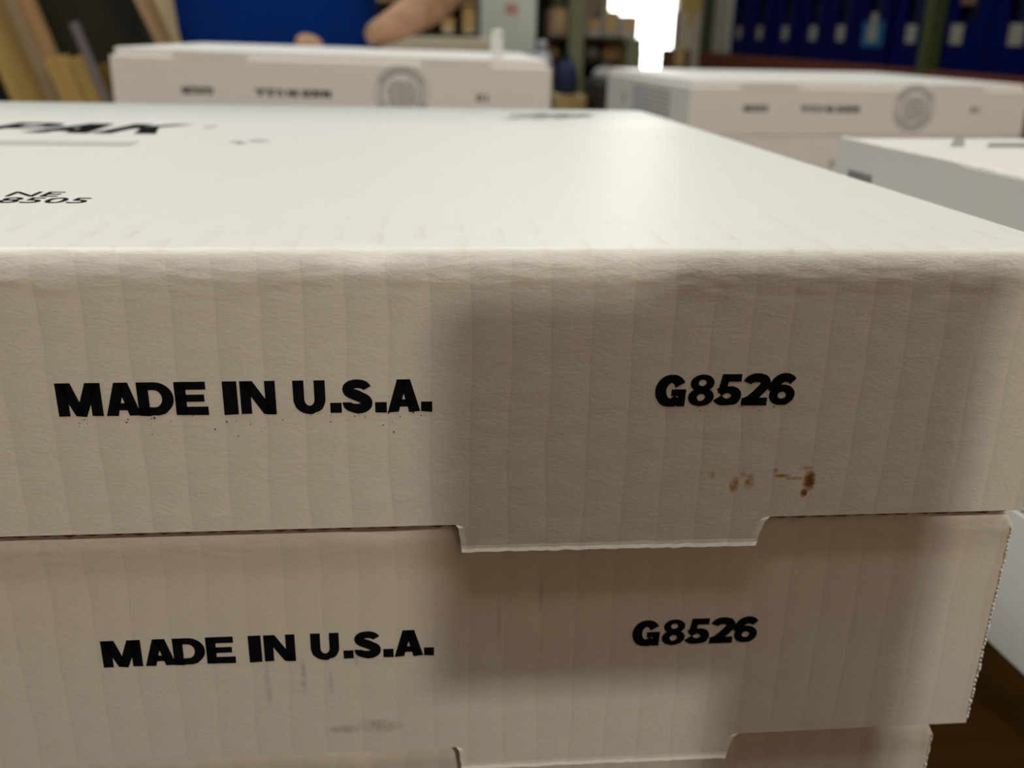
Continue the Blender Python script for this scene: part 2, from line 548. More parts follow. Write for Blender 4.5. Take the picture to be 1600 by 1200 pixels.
# ------------------------------------------------------------------ the cartons
def carton_body(W, D, H, r, flip=False, fine=False, seed=0, worn=0.0, serrate=0.0, corner=0.0, skew=0.0, nx=None):
    """closed carton, front at y=0; front top edge rolled over with radius r. Profile swept along x."""
    prof = []
    if fine:
        ys = [D - (D - r) * t for t in (0, .3, .5, .65, .76, .84, .89, .925, .95, .965)]
        ys += [r + .018 * (1 - k / 14) for k in range(14)]
        prof += [(y, H) for y in ys if y > r]
        n = 14
    else:
        prof += [(D, H), (D * .5, H)]
        n = 5
    rz = r * 2.3
    prof += [(r - r * math.sin(math.pi / 2 * k / n), H - rz + rz * math.cos(math.pi / 2 * k / n)) for k in range(n + 1)]
    zt = H - rz
    n_roll = len(prof) + 11
    nz = int(zt / .0011) if fine else 6
    prof += [(0.0, zt * (1 - k / nz)) for k in range(1, nz + 1)]
    prof += [(D, 0.0)]
    np_ = len(prof)
    nx = nx or (200 if fine else 10)
    verts, faces = [], []
    rnd = random.Random(seed)
    zig = [rnd.uniform(-1, 1) * .5 + (.7 if k % 2 else -.7) for k in range(np_)]
    for i in range(nx + 1):
        t = i / nx
        if fine:
            t = 1 - (1 - t) ** 1.25
        x = -W / 2 + W * t
        for j, (y, z) in enumerate(prof):
            X, Yy, Zz = x, y, z
            if worn and y < .03 and z > H - .02:
                # distance along the surface from the roll's middle
                s = (y - r) if z >= H - 1e-6 else -(zt - z) if y <= 1e-6 else 0.0
                f = math.exp(-(s / .0042) ** 2)
                nz_ = noise.fractal(Vector((x * 160, y * 420, z * 420)), 0.9, 2.1, 4)
                nl = noise.noise(Vector((x * 34, 2.2, seed)))
                amp = worn * f * (.7 * nz_ + .35 * nl)
                ny, nzv = (0, 1) if z >= H - 1e-6 else ((-1, 0) if y <= 1e-6 else ((y - r) / r, (z - zt) / rz))
                Yy += ny * amp
                Zz += nzv * amp
                # a thumb-nail dent in the edge
                dd = math.exp(-((x - .097) / .009) ** 2) * math.exp(-((H - z) / .0035) ** 2) * math.exp(-(y / .006) ** 2) * .0011
                Yy += .7 * dd
                Zz -= dd
            if skew:
                X -= skew * y * t
            if corner and z > H - corner:
                dx = x - (W / 2 - corner)
                if dx > 0:
                    lim = H - corner + math.sqrt(max(0, corner ** 2 - dx * dx))
                    Zz = min(Zz, lim)
            if serrate and i == nx and 0 < z < H - .002:
                X += serrate * zig[j]
            if flip:
                X, Zz = -X, H - Zz
            verts.append((X, Yy, Zz))
    for i in range(nx):
        for j in range(np_):
            a, b = i * np_ + j, i * np_ + (j + 1) % np_
            c, d = (i + 1) * np_ + (j + 1) % np_, (i + 1) * np_ + j
            faces.append((a, b, c, d))
    nquad = len(faces)
    faces.append(tuple(range(np_ - 1, -1, -1)))
    faces.append(tuple(nx * np_ + j for j in range(np_)))
    me = bpy.data.meshes.new('carton_body')
    me.from_pydata(verts, [], faces)
    me.update()
    bm = bmesh.new()
    bm.from_mesh(me)
    bmesh.ops.recalc_face_normals(bm, faces=bm.faces)
    bm.to_mesh(me)
    bm.free()
    if fine:
        for k, p in enumerate(me.polygons):
            p.use_smooth = k < nquad and k % np_ < n_roll
    return me


def tab_mesh(x0, x1, drop, th, rnd):
    """tongue hanging below the front panel; ragged cut edges flare forward a hair"""
    nc, nr = 56, 9
    rag = [rnd.uniform(-.00022, .00022) for _ in range(nc + 1)]
    ragl = [rnd.uniform(-.00018, .00018) for _ in range(nr + 1)]
    bm = bmesh.new()
    F, B = [], []
    for k in range(nr + 1):
        q = k / nr
        xl = x0 + .0016 * q ** .6 + (ragl[k] if k else -.0004)
        xr = x1 - .0032 * q ** .7 + (ragl[nr - k] if k else .0008)
        fr, br = [], []
        for c in range(nc + 1):
            t = c / nc
            zz = -drop * q - (.0006 * t + rag[c]) * (q ** 3)
            y = 0.0
            if k == nr:
                y = -.00050
            elif k == nr - 1:
                y = -.00012
            if k and c in (0, nc):
                y -= .00035
            fr.append(bm.verts.new((xl + (xr - xl) * t, y, zz)))
            br.append(bm.verts.new((xl + (xr - xl) * t, th, zz)))
        F.append(fr)
        B.append(br)
    for k in range(nr):
        for c in range(nc):
            bm.faces.new((F[k][c], F[k + 1][c], F[k + 1][c + 1], F[k][c + 1]))
            bm.faces.new((B[k][c], B[k][c + 1], B[k + 1][c + 1], B[k + 1][c]))
        bm.faces.new((F[k][0], B[k][0], B[k + 1][0], F[k + 1][0]))
        bm.faces.new((F[k][nc], F[k + 1][nc], B[k + 1][nc], B[k][nc]))
    for c in range(nc):
        bm.faces.new((F[nr][c], B[nr][c], B[nr][c + 1], F[nr][c + 1]))
        bm.faces.new((F[0][c], F[0][c + 1], B[0][c + 1], B[0][c]))
    return bm


W, D = 0.625, 0.53
TABS = ((0.0885, 0.1905), (0.437, 0.537))       # from the right-hand end


def raw_edge_mesh(W, z, h, y, seed, flip=False, H=0):
    """brown corrugated cut edge under the front panel, wavy where the flutes were sliced"""
    rnd = random.Random(seed)
    bm = bmesh.new()
    n = 260
    rows = []
    for i in range(n + 1):
        x = -W / 2 + .004 + (W - .008) * i / n
        yy = y + .0007 * math.sin(i * 2.1) + rnd.uniform(-.0003, .0003)
        zz = z - h + .00012 * math.sin(i * .9) + rnd.uniform(-.0001, .0001)
        rows.append([bm.verts.new((x, yy, z)), bm.verts.new((x, yy, zz)), bm.verts.new((x, y + .02, zz)), bm.verts.new((x, y + .02, z))])
    for p, q in zip(rows, rows[1:]):
        for k in range(4):
            bm.faces.new((p[k], q[k], q[(k + 1) % 4], p[(k + 1) % 4]))
    bm.faces.new(rows[0][::-1])
    bm.faces.new(rows[-1])
    return bm


def print_part(name, me, parent, x, z, y=-.00012, flip=False, H=0.0, label=None):
    o = bpy.data.objects.new(name, me)
    COL.objects.link(o)
    o.parent = parent
    if flip:
        o.location = (-x, y, H - z)
        o.rotation_euler = (0, math.pi, 0)
    else:
        o.location = (x, y, z)
    if label:
        o['label'] = label
    return o


def specks(parent, spots, H):
    bm = bmesh.new()
    rnd = random.Random(11)
    for (x, z, r) in spots:
        n = 6
        vs = [bm.verts.new((x + r * rnd.uniform(.5, 1.2) * math.cos(2 * math.pi * k / n), -.0001, z + r * rnd.uniform(.4, 1.2) * math.sin(2 * math.pi * k / n))) for k in range(n)]
        bm.faces.new(vs)
    o = from_bm('ink_specks', bm, M_INK, parent)
    o['kind'] = 'stuff'
    return o


def near_carton(loc, H, label, mat, seed, worn, r, serrate, corner, skew, tx=0.0, tabs=TABS):
    root = thing('carton', loc, label, 'box', 'white cartons in the nearest stack')
    link('carton_body', carton_body(W, D, H, r, fine=True, seed=seed, worn=worn, serrate=serrate, corner=corner, skew=skew), mat, root)
    e = from_bm('raw_edge', raw_edge_mesh(W, 0.0005, .0026, .0032, seed), M_RAW, root)
    e['label'] = 'brown corrugated cut edge'
    for a, b in tabs:
        from_bm('locking_tab', tab_mesh(W / 2 - b, W / 2 - a, .0098, .0028, random.Random(seed)), mat, root)
    if serrate > .0003:
        # torn white fibres at the cut right-hand edge, one tuft per flute
        bm = bmesh.new()
        rr = random.Random(seed + 40)
        zz = H - corner - .001
        while zz > .002:
            q = rr.uniform(.75, 1.25)
            bmesh.ops.create_icosphere(bm, subdivisions=1, radius=.00062 * q, matrix=Matrix.Translation((W / 2 + rr.uniform(-.0002, .0002), rr.uniform(-.0003, .0001), zz)) @ Matrix.Diagonal((.8, 1, 1.5, 1)))
            zz -= rr.uniform(.0014, .0022)
        e = from_bm('flute_ends', bm, M_FIBRE, root)
        e['kind'] = 'stuff'
    print_part('printed_lettering', ME_MADE, root, W / 2 - .3065 + tx, H - .0492)
    print_part('printed_lettering', ME_G, root, W / 2 - .1297 + tx, H - .0489)
    print_part('certificate_seal', ME_SEAL, root, W / 2 - .408, H - .045)
    print_part('printed_number', ME_NUM, root, W / 2 - .535, H - .05)
    return root


cx = 0.2 - W / 2
c1 = near_carton(V(cx, 0, -.0885), .0885, 'large white carton on top of the nearest stack, with brown stains on its front', M_PAPER_TOP, 1, .00028, .0042, .0002, .0, .038)
c2 = near_carton(V(cx + .0003, .0040, -.0913 - .0890), .0890, 'white carton second from the top of the nearest stack, its right corner bare', M_PAPER_LOW, 2, .0003, .0030, .0004, .0055, .02, -.0005)
c3 = near_carton(V(cx - .0098, .0075, -.2728), .0896, 'white carton third from the top of the nearest stack, only its top strip showing', M_PAPER, 3, .0003, .0030, .0004, .0045, .02, tabs=())

# printing on the top of the nearest carton (coordinates of its root: x from the middle, y from the front, z from the base)
HT = .0885


def top_print(name, me, x, y, label=None, rotz=0.0):
    o = bpy.data.objects.new(name, me)
    COL.objects.link(o)
    o.parent = c1
    o.location = (x - cx, y, HT + .00015)
    o.rotation_euler.z = rotz
    if label:
        o['label'] = label
    return o


top_print('printed_lettering', font_mesh('NE', .0105, plane='XY'), -.1485, .0875, 'thin black printed letters')
top_print('printed_lettering', font_mesh('68505', .0112, plane='XY'), -.1545, .0742, 'thin black printed figures')
top_print('printed_logo', lettering_mesh('lettering', [('P', 0, 100), ('A', 95, 205), ('K', 210, 320)], 0.105, 0.058, 95.0, .16, 'XY'), -.256, .303, 'heavy black slanted logo lettering')


def flat_shapes(polys, mat):
    bm = bmesh.new()
    for p in polys:
        f = bm.faces.new([bm.verts.new((x, y, 0)) for x, y in p])
        f.normal_update()
        if f.normal.z < 0:
            f.normal_flip()
    me = bpy.data.meshes.new('print')
    bm.to_mesh(me)
    bm.free()
    me.materials.append(mat)
    return me


top_print('printed_bar', flat_shapes([rect(-.27, -.149, .243, .264)], M_INK_PALE), 0, 0, 'pale grey printed bar')
top_print('printed_mark', flat_shapes([arc(-.130, .348, .004, .010, 0, 340, 12), arc(-.100, .268, .0035, .007, 0, 340, 12), arc(-.096, .262, .003, .006, 0, 340, 12), arc(-.089, .275, .0055, .009, 0, 340, 12)], M_INK_PALE), 0, 0, 'small pale grey printed marks')['kind'] = 'stuff'
top_print('printed_arrow', flat_shapes([[(.055, .430), (.066, .428), (.100, .478), (.092, .482)], [(.075, .432), (.084, .430), (.118, .480), (.108, .482)], [(.092, .436), (.100, .434), (.136, .480), (.126, .482)],
                                        rect(.066, .128, .462, .482)], M_INK_GREY), 0, 0, 'grey printed chevrons')

rs = random.Random(4)
spots = []
for k in range(46):
    x = rs.uniform(-.1060, .0000)
    spots.append((x - cx, HT - .0495 - abs(rs.gauss(0, .0035)), rs.uniform(.00012, .00032)))
for k in range(14):
    spots.append((rs.uniform(.071, .113) - cx, HT - .0490 - abs(rs.gauss(0, .0015)), rs.uniform(.00012, .00025)))
specks(c1, spots, HT)


# ------------------------------------------------------------------ cartons farther off, lying upside down (bottom tray showing above the panel)
def far_carton(loc, H, tray, label, group, rot=(0, 0, 0), prints=True, side_print=False, mesh_cache={}):
    root = thing('carton', loc, label, 'box', group, rot)
    key = (round(H, 4), round(tray, 4))
    if key not in mesh_cache:
        bm = bmesh.new()
        box(bm, -W / 2, W / 2, 0, D, 0, H, bev=.0012)
        me1 = bpy.data.meshes.new('carton_body')
        bmesh.ops.recalc_face_normals(bm, faces=bm.faces)
        bm.to_mesh(me1)
        bm.free()
        me1.materials.append(M_PAPER_BRIGHTENED)
        bm = bmesh.new()
        box(bm, -W / 2 + .006, W / 2 - .006, .0045, D - .003, H - .004, H + tray, bev=.0028)
        me2 = bpy.data.meshes.new('bottom_tray')
        bmesh.ops.recalc_face_normals(bm, faces=bm.faces)
        bm.to_mesh(me2)
        bm.free()
        me2.materials.append(M_PAPER_BRIGHTENED)
        tabs = []
        for a, b in TABS:
            bm = bmesh.new()
            box(bm, -W / 2 + a, -W / 2 + b, -.0002, .0032, H - .002, H + tray - .0008, bev=.0008)
            me = bpy.data.meshes.new('locking_tab')
            bmesh.ops.recalc_face_normals(bm, faces=bm.faces)
            bm.to_mesh(me)
            bm.free()
            me.materials.append(M_PAPER_BRIGHTENED)
            tabs.append(me)
        mesh_cache[key] = (me1, me2, tabs)
    me1, me2, tabs = mesh_cache[key]
    link('carton_body', me1, None, root)
    link('bottom_tray', me2, None, root)
    for t in tabs:
        link('locking_tab', t, None, root)
    if prints:
        print_part('printed_lettering', ME_MADE, root, W / 2 - .3065, H - .0440 - .0052, flip=True, H=H)
        print_part('printed_lettering', ME_G, root, W / 2 - .1400, H - .0440 - .0052, flip=True, H=H)
        print_part('certificate_seal', ME_SEAL, root, W / 2 - .408, H - .047, flip=True, H=H)
        print_part('printed_number', ME_NUM, root, W / 2 - .535, H - .050, flip=True, H=H)
    if side_print:
        bm = bmesh.new()
        r2 = random.Random(8)
        for k in range(7):
            z = H - .012 - k * .0085
            y = .10
            while y < .33:
                w = r2.uniform(.012, .035)
                bm.faces.new([bm.verts.new(c) for c in ((-W / 2 - .0002, y, z), (-W / 2 - .0002, min(y + w, .335), z), (-W / 2 - .0002, min(y + w, .335), z - .005), (-W / 2 - .0002, y, z - .005))])
                y += w + .004
        o = from_bm('printed_text_block', bm, M_INK_GREY, root)
        o['label'] = 'grey block of small print on the end panel'
        o['kind'] = 'stuff'
        bm = bmesh.new()
        bm.faces.new([bm.verts.new(c) for c in ((-W / 2 - .0002, .385, H - .03), (-W / 2 - .0002, .40, H - .03), (-W / 2 - .0002, .40, H - .055), (-W / 2 - .0002, .385, H - .055))])
        from_bm('printed_mark', bm, M_INK_GREY, root)
    return root


TZ = -.2755        # top of the worktable
# left stack
fl = [('white carton on top of the far left stack, a hand resting on its back edge', -.0750), ('white carton second from the top of the far left stack', TZ + .0977), ('white carton at the bottom of the far left stack, on the table', TZ)]
for k, (lab, z) in enumerate(fl):
    far_carton(V(-.1245, 1.170, z), .0885, .011 if k == 0 else .009, lab, 'white cartons in the far left stack', rot=(0, math.radians(.62) if k == 0 else 0, math.radians(-1.5) if k == 0 else 0))
# right stack
a5 = math.radians(4.2)
for k, lab in enumerate(('white carton on top of the far right stack, grey text block on its end', 'white carton second from the top of the far right stack', 'white carton at the bottom of the far right stack, on the table')):
    z = -.0090 - .0885 * (k + 1) - .0002 * k
    rt = far_carton(V(.4434 + (W / 2) * math.cos(a5), 1.33 + (W / 2) * math.sin(a5), z), .0775 if k == 0 else .0875, .0108 if k == 0 else .0006, lab, 'white cartons in the far right stack', rot=(0, 0, a5), prints=k == 0, side_print=k == 0)
    if k == 1:
        bm = bmesh.new()
        bm.faces.new([bm.verts.new(c) for c in ((-.047, -.0004, .034), (-.040, -.0004, .034), (-.040, -.0004, .048), (-.047, -.0004, .048))])
        from_bm('printed_mark', bm, M_INK_GREY, rt)


# neighbouring stack on the right, its left end panels towards the lens
def side_carton(loc, rotz, H, label, top):
    root = thing('carton', loc, label, 'box', 'white cartons in the right-hand stack', (0, 0, rotz))
    bm = bmesh.new()
    rnd = random.Random(21)
    n = 240
    prof_prev = None
    # end panel with its flute ends showing along the top as a fine saw-tooth
    rows = []
    for i in range(n + 1):
        y = -D + D * i / n
        hz = H - .0004 + (.0011 if i % 2 else 0) * (1 if y > -.18 else .35) + rnd.uniform(-.0003, .0003)
        rows.append([bm.verts.new((0, y, 0)), bm.verts.new((0, y, hz)), bm.verts.new((.0035, y, hz)), bm.verts.new((.0035, y, 0))])
    for p, q in zip(rows, rows[1:]):
        for k in range(4):
            bm.faces.new((p[k], p[(k + 1) % 4], q[(k + 1) % 4], q[k]))
    bm.faces.new(rows[0][::-1])
    bm.faces.new(rows[-1])
    from_bm('end_panel', bm, M_PAPER_BRIGHTENED, root)
    bm = bmesh.new()
    box(bm, .0036, W, -D, 0, 0, H - .0005, bev=.0012)
    from_bm('carton_body', bm, M_PAPER_BRIGHTENED, root)
    boxes('side_flap', [(-.0011, .0, -D + .004, -.150, .001, H - .0012)], M_PAPER_BRIGHTENED, root, bev=.0004)
    if top:
        o = link('printed_logo', flat_shapes([[(.055, -.05), (.066, -.05), (.100, .0), (.092, .0)], [(.08, -.055), (.15, -.055), (.16, -.03), (.10, -.03)], [(.16, -.05), (.20, -.05), (.23, -.015), (.19, -.015)],
                                              [(.24, -.055), (.30, -.055), (.31, -.02), (.25, -.02)]], M_INK_GREY), None, root)
        o.location = (0, -.004, H + .0002)
        bm = bmesh.new()
        for k in range(5):
            y = -.0190 - k * .0068
            bm.faces.new([bm.verts.new(c) for c in ((-.0002, y, H - .021), (-.0002, y - .0058, H - .021), (-.0002, y - .0058, H - .029), (-.0002, y, H - .029))])
        from_bm('printed_mark', bm, M_INK_SEAL, root)['kind'] = 'stuff'
    return root


b3 = math.radians(4.5)
for k, lab in enumerate(('white carton on top of the right-hand stack, saw-tooth edge along its top', 'white carton second from the top of the right-hand stack', 'white carton at the bottom of the right-hand stack, on the brown table')):
    side_carton(V(.3121, .4345, -.0100 - .0876 - .0889 * k), b3, .0876, lab, k == 0)

# ------------------------------------------------------------------ the worktable
M_TABLE = wood('worktable_wood', (0.040, 0.018, 0.0015), (0.024, 0.010, 0.001), 5, 'X', .9, .05)
wt = thing('worktable', V(.1, .85, -Z0), 'long brown wooden worktable carrying the white cartons', 'table')
boxes('table_top', [(-.80, 1.25, -1.05, .93, TZ - .04 + Z0, TZ + Z0)], M_TABLE, wt, bev=.004)
for sx in (-.72, 1.17):
    for sy in (-.97, .85):
        boxes('leg', [(sx - .04, sx + .04, sy - .04, sy + .04, 0, TZ - .04 + Z0)], M_TABLE, wt, bev=.004)

# small white bottle on the far left stack
M_WHITE = simple('white_plastic', (0.85, 0.86, 0.84), 0.25, 0.03)
bt = thing('bottle', V(.112, 1.20, .0235), 'tiny white plastic bottle standing on the far left carton', 'bottle')
lathe('bottle_body', [(.0080, 0), (.0094, .0015), (.0094, .027), (.0085, .029)], M_WHITE, bt)
lathe('cap', [(.0082, .0285), (.0084, .036), (.0060, .038)], M_WHITE, bt)

# ------------------------------------------------------------------ room shell
M_FLOOR = simple('concrete_floor', (0.22, 0.145, 0.09), 0.55, 0.25, 3, bump=.2)
M_WALL = simple('warehouse_wall', (0.34, 0.25, 0.175), 0.85, 0.1, 2)
M_CEIL = simple('ceiling_paint', (0.55, 0.54, 0.51), 0.9, 0.08, 2)
RX0, RX1, RY0, RY1, RZ = -4.2, 4.6, -4.0, 8.0, 4.1


def struct(name, lst, mat):
    o = boxes(name, lst, mat)
    o['kind'] = 'structure'
    return o


struct('floor', [(RX0 - .1, RX1 + .1, RY0 - .1, RY1 + .1, -.1, 0)], M_FLOOR)
struct('ceiling', [(RX0 - .1, RX1 + .1, RY0 - .1, RY1 + .1, RZ, RZ + .1)], M_CEIL)
struct('wall_left', [(RX0 - .1, RX0, RY0, RY1, 0, RZ)], M_WALL)
struct('wall_right', [(RX1, RX1 + .1, RY0, RY1, 0, RZ)], M_WALL)
struct('wall_front', [(RX0 - .1, RX1 + .1, RY0 - .1, RY0, 0, RZ)], M_WALL)
# far wall with a tall lit opening
WX0, WX1, WZ0, WZ1 = 1.555, 2.12, Z0 - .32, Z0 + 1.30
struct('wall_back', [(RX0 - .1, WX0, RY1, RY1 + .1, 0, RZ), (WX1, RX1 + .1, RY1, RY1 + .1, 0, RZ), (WX0, WX1, RY1, RY1 + .1, 0, WZ0), (WX0, WX1, RY1, RY1 + .1, WZ1, RZ)], M_WALL)
mg, nt, b = new_mat('daylit_pane')
b.inputs['Base Color'].default_value = (.9, .9, .9, 1)
b.inputs['Emission Color'].default_value = (1.0, 0.97, 0.88, 1)
b.inputs['Emission Strength'].default_value = 6.5
wn = thing('window_1', (0, RY1, 0), '', '')
del wn['label'], wn['category']
wn['kind'] = 'structure'
boxes('pane', [(WX0, WX1, .05, .06, WZ0, WZ1)], mg, wn)
boxes('window_frame', [(WX0 - .05, WX0, -.03, .05, WZ0 - .05, WZ1 + .05), (WX1, WX1 + .05, -.03, .05, WZ0 - .05, WZ1 + .05), (WX0, WX1, -.03, .05, WZ1, WZ1 + .05), (WX0, WX1, -.03, .05, WZ0 - .05, WZ0)],
      simple('window_paint', (.5, .5, .47), .5), wn)

# ceiling lamp housings
M_HOUSE = simple('lamp_housing', (0.6, 0.6, 0.58), .5)
md, nt, b = new_mat('lamp_diffuser')
b.inputs['Emission Color'].default_value = (1, .97, .9, 1)
b.inputs['Emission Strength'].default_value = 3.0
LAMP_LABELS = ['long white ceiling light crosswise above the nearest stack', 'small square ceiling light high behind the viewer', 'white ceiling light left above the nearest stack',
               'unseen fill light added above the right-hand stack', 'white ceiling light above the leaning boards', 'white ceiling light above the clutter rack', 'white ceiling light beside the right-hand wall']
for (lx, ly, sx_, sy_, watts, lcol), lab in zip(LAMPS, LAMP_LABELS):
    t = thing('ceiling_light', (lx, ly, LAMP_Z), lab, 'lamp', 'ceiling light fixtures')
    boxes('housing', [(-sx_ / 2 - .03, sx_ / 2 + .03, -sy_ / 2 - .03, sy_ / 2 + .03, .004, .09)], M_HOUSE, t, bev=.005)
    boxes('diffuser', [(-sx_ / 2, sx_ / 2, -sy_ / 2, sy_ / 2, -.004, .004)], md, t)
    boxes('hanger', [(-.004, .004, -.004, .004, .09, RZ - LAMP_Z)], M_HOUSE, t)

# unseen post added behind the viewer: casts the phone-and-hand shadow on the front panels
M_STEEL = simple('shade_post_paint', (0.30, 0.28, 0.22), .5)
sc_ = thing('shade_post', (0.416, -0.885, 0), 'grey post with a box, added unseen behind the viewer to shade the front panels', 'post')
boxes('shaft', [(-.0175, .0175, -.034, .035, .012, 1.758)], M_STEEL, sc_, bev=.003)
boxes('base_plate', [(-.10, .10, -.10, .10, 0, .012)], M_STEEL, sc_)
boxes('cap_plate', [(-.019, .019, -.036, .037, 1.758, 1.764)], M_STEEL, sc_)
sb_ = boxes('shade_box', [(.3011 - .416, -.006, .0355, .0475, 1.6515, 1.747)], M_STEEL, sc_, bev=.002)
boxes('shade_box_lever', [(-.05, -.03, .048, .060, 1.68, 1.71)], M_STEEL, sb_, bev=.002)
boxes('shade_box_upper', [(.351 - .416, -.006, .0355, .0475, 1.748, 1.758)], M_STEEL, sc_, bev=.002)

# dark cart shape added unseen behind the viewer, keeps floor bounce off the lower panels
tc_ = thing('bounce_block_cart', (0.0, -1.75, 0), 'dark cart shape added unseen behind the viewer to block floor bounce', 'cart')
M_CART = simple('cart_paint', (0.03, 0.03, 0.03), .5)
boxes('cart_body', [(-.62, .62, -.06, .42, .14, .86)], M_CART, tc_, bev=.006)
boxes('cart_top', [(-.66, .66, -.08, .44, .86, .90)], M_CART, tc_, bev=.006)
for sx in (-.55, .55):
    for sy in (.0, .36):
        boxes('caster', [(sx - .02, sx + .02, sy - .05, sy + .05, 0.0, .14)], M_CART, tc_, bev=.012)

# ------------------------------------------------------------------ lumber leaning on the left
M_TAN = wood('tan_board', (0.50, 0.31, 0.14), (0.38, 0.22, 0.09), 4)
M_GOLD = wood('golden_board', (0.58, 0.40, 0.14), (0.42, 0.27, 0.08), 4)
M_BEIGE = wood('beige_board', (0.80, 0.64, 0.40), (0.68, 0.50, 0.28), 3)
M_DARKWOOD = wood('dark_wood', (0.016, 0.011, 0.006), (0.008, 0.005, 0.003), 4)
M_LAV = simple('grey_lavender_trim', (0.20, 0.175, 0.185), .5)


def leaner(name, x, z, y, w, th, top, slope, mat, label, cat='board', spin=0.0, group=None, wob=0):
    """board standing on the floor; centre passes through (x, z) and leans by dx/dz = slope; top at z = top"""
    ang = math.atan(slope)
    zb = -Z0
    xb = x + slope * (zb - z)
    L = (top - zb) / math.cos(ang)
    lift = abs(math.sin(ang)) * w / 2
    bm = bmesh.new()
    box(bm, -w / 2, w / 2, -th / 2, th / 2, 0, L, bev=.003)
    o = from_bm(name, bm, mat)
    o.rotation_mode = 'YXZ'
    o.rotation_euler = (0, ang, spin)
    o.location = (xb, y, lift)
    return tag(o, label, cat, group)


leaner('plank', -1.052, .10, 2.36, .125, .03, 1.05, -.29, M_GOLD, 'golden brown wide board leaning at the far left edge')
leaner('plank', -.962, .08, 2.30, .060, .035, 1.15, -.29, M_TAN, 'tan board leaning right beside the golden brown one')
leaner('plank', -.930, -.03, 2.24, .022, .03, .95, -.30, wood('grey_tan_batten', (0.38, 0.29, 0.17), (0.30, 0.22, 0.12), 4), 'narrow pale batten in front of the tan board')
leaner('plank', -.858, -.06, 2.20, .052, .03, -.028, -.30, M_GOLD, 'short golden batten with its end showing, left of the pair')
leaner('plank', -.800, -.06, 2.19, .044, .03, -.022, -.30, M_GOLD, 'short golden batten with its end showing, right of the pair')
leaner('plank', -.775, -.10, 2.26, .085, .03, -.052, -.30, wood('ochre_board', (0.20, 0.115, 0.012), (0.14, 0.075, 0.01), 4), 'short dark ochre board behind the two golden battens')
leaner('trim_strip', -.7985 + .015, .049 - .05, 2.15, .020, .008, .055, -.30, M_LAV, 'thin grey lavender strip leaning beside the far left carton', 'strip')
leaner('plank', -.602, .07, 2.32, .072, .04, .9, -.36, M_BEIGE, 'pale beige board leaning behind the far left carton')
leaner('plank', -.682, .07, 2.42, .056, .04, .8, -.42, wood('pinkish_board', (0.60, 0.41, 0.24), (0.48, 0.31, 0.17), 4), 'pinkish tan board leaning behind the pale beige one')
# dark cabinet the boards lean on
cb = thing('cabinet', V(-1.12, 4.3, -Z0), 'dark brown wooden storage cabinet behind the leaning boards', 'cabinet')
boxes('cabinet_body', [(-1.3, 1.06, 0, .6, 0, 2.1)], M_DARKWOOD, cb, bev=.004)
for k in range(4):
    d = boxes('cabinet_door', [(-1.29 + .588 * k, -.71 + .588 * k, -.02, -.0005, .08, 2.06)], M_DARKWOOD, cb, bev=.003)
    boxes('door_handle', [(-.76 + .588 * k, -.74 + .588 * k, -.05, -.0205, 1.0, 1.14)], simple('dull_metal', (.08, .08, .07), .5), d, bev=.003)
M_OLIVE = simple('dark_olive_cloth', (0.022, 0.019, 0.010), .9, .3, 8)
bg = bmesh.new()
box(bg, -.19, .19, -.05, .05, 0, 1.5, bev=.03)
o = from_bm('rolled_tarp', bg, M_OLIVE)
o.location = (-.72, 2.75, .06)
o.rotation_euler = (0, math.radians(-14), 0)
tag(o, 'dark olive folded tarp leaning in shade behind the boards', 'tarp')
lp = boxes('lean_rail', [(-1.62, -1.50, 1.9, 2.8, 0, 1.6)], M_DARKWOOD)
tag(lp, 'dark wooden upright at the far left that the boards lean on', 'post')

# ------------------------------------------------------------------ pallet rack with blue bins on the right
M_GREEN = simple('rack_green', (0.055, 0.075, 0.020), .45, .15)
M_DGREEN = simple('rack_dark_green', (0.016, 0.034, 0.014), .45, .15)
M_ORANGE = simple('rack_orange', (0.14, 0.030, 0.012), .6, .15)
M_BLUE = simple('bin_blue', (0.0006, 0.003, 0.060), .6, .15, spec=.06)
M_BLUE_IN = simple('bin_blue_inside', (0.002, 0.004, 0.03), .6, .15)
M_LABEL = simple('paper_label', (0.26, 0.25, 0.21), .6, .1)
rk = thing('pallet_rack', V(2.2, 4.0, -Z0), 'green pallet rack with orange beams holding the row of blue bins', 'rack')
for py_ in (2.93, 5.60, .26):
    for px_ in (1.70, 2.70):
        boxes('upright', [(px_ - 2.2 - .03, px_ - 2.2 + .03, py_ - 4.0 - .028, py_ - 4.0 + .028, 0, 2.9)], M_GREEN if py_ == 2.93 else M_DGREEN, rk, bev=.002)
    bm = bmesh.new()
    for (za, zb_) in ((.3, 1.0), (1.05, 1.75), (1.8, 2.5)):
        d = Vector((.94, 0, zb_ - za))
        m4 = Matrix.Translation((-.47, py_ - 4.0, za)) @ Matrix.Rotation(-math.atan2(d.z, d.x), 4, 'Y')
        box(bm, 0, d.length, -.012, .012, -.015, .015, mat4=m4)
    from_bm('brace', bm, M_DGREEN, rk)
for (y0, y1) in ((.29, 2.90), (2.96, 5.57)):
    for zt in (-.032, .62, -.75):
        for xx in (-.53, .50):
            boxes('beam', [(xx, xx + .045, y0 - 4, y1 - 4, zt - .11 + Z0, zt + Z0)], M_ORANGE, rk, bev=.003)
        boxes('deck', [(-.485, .50, y0 - 4, y1 - 4, zt - .02 + Z0, zt - .002 + Z0)], M_DARKWOOD, rk)


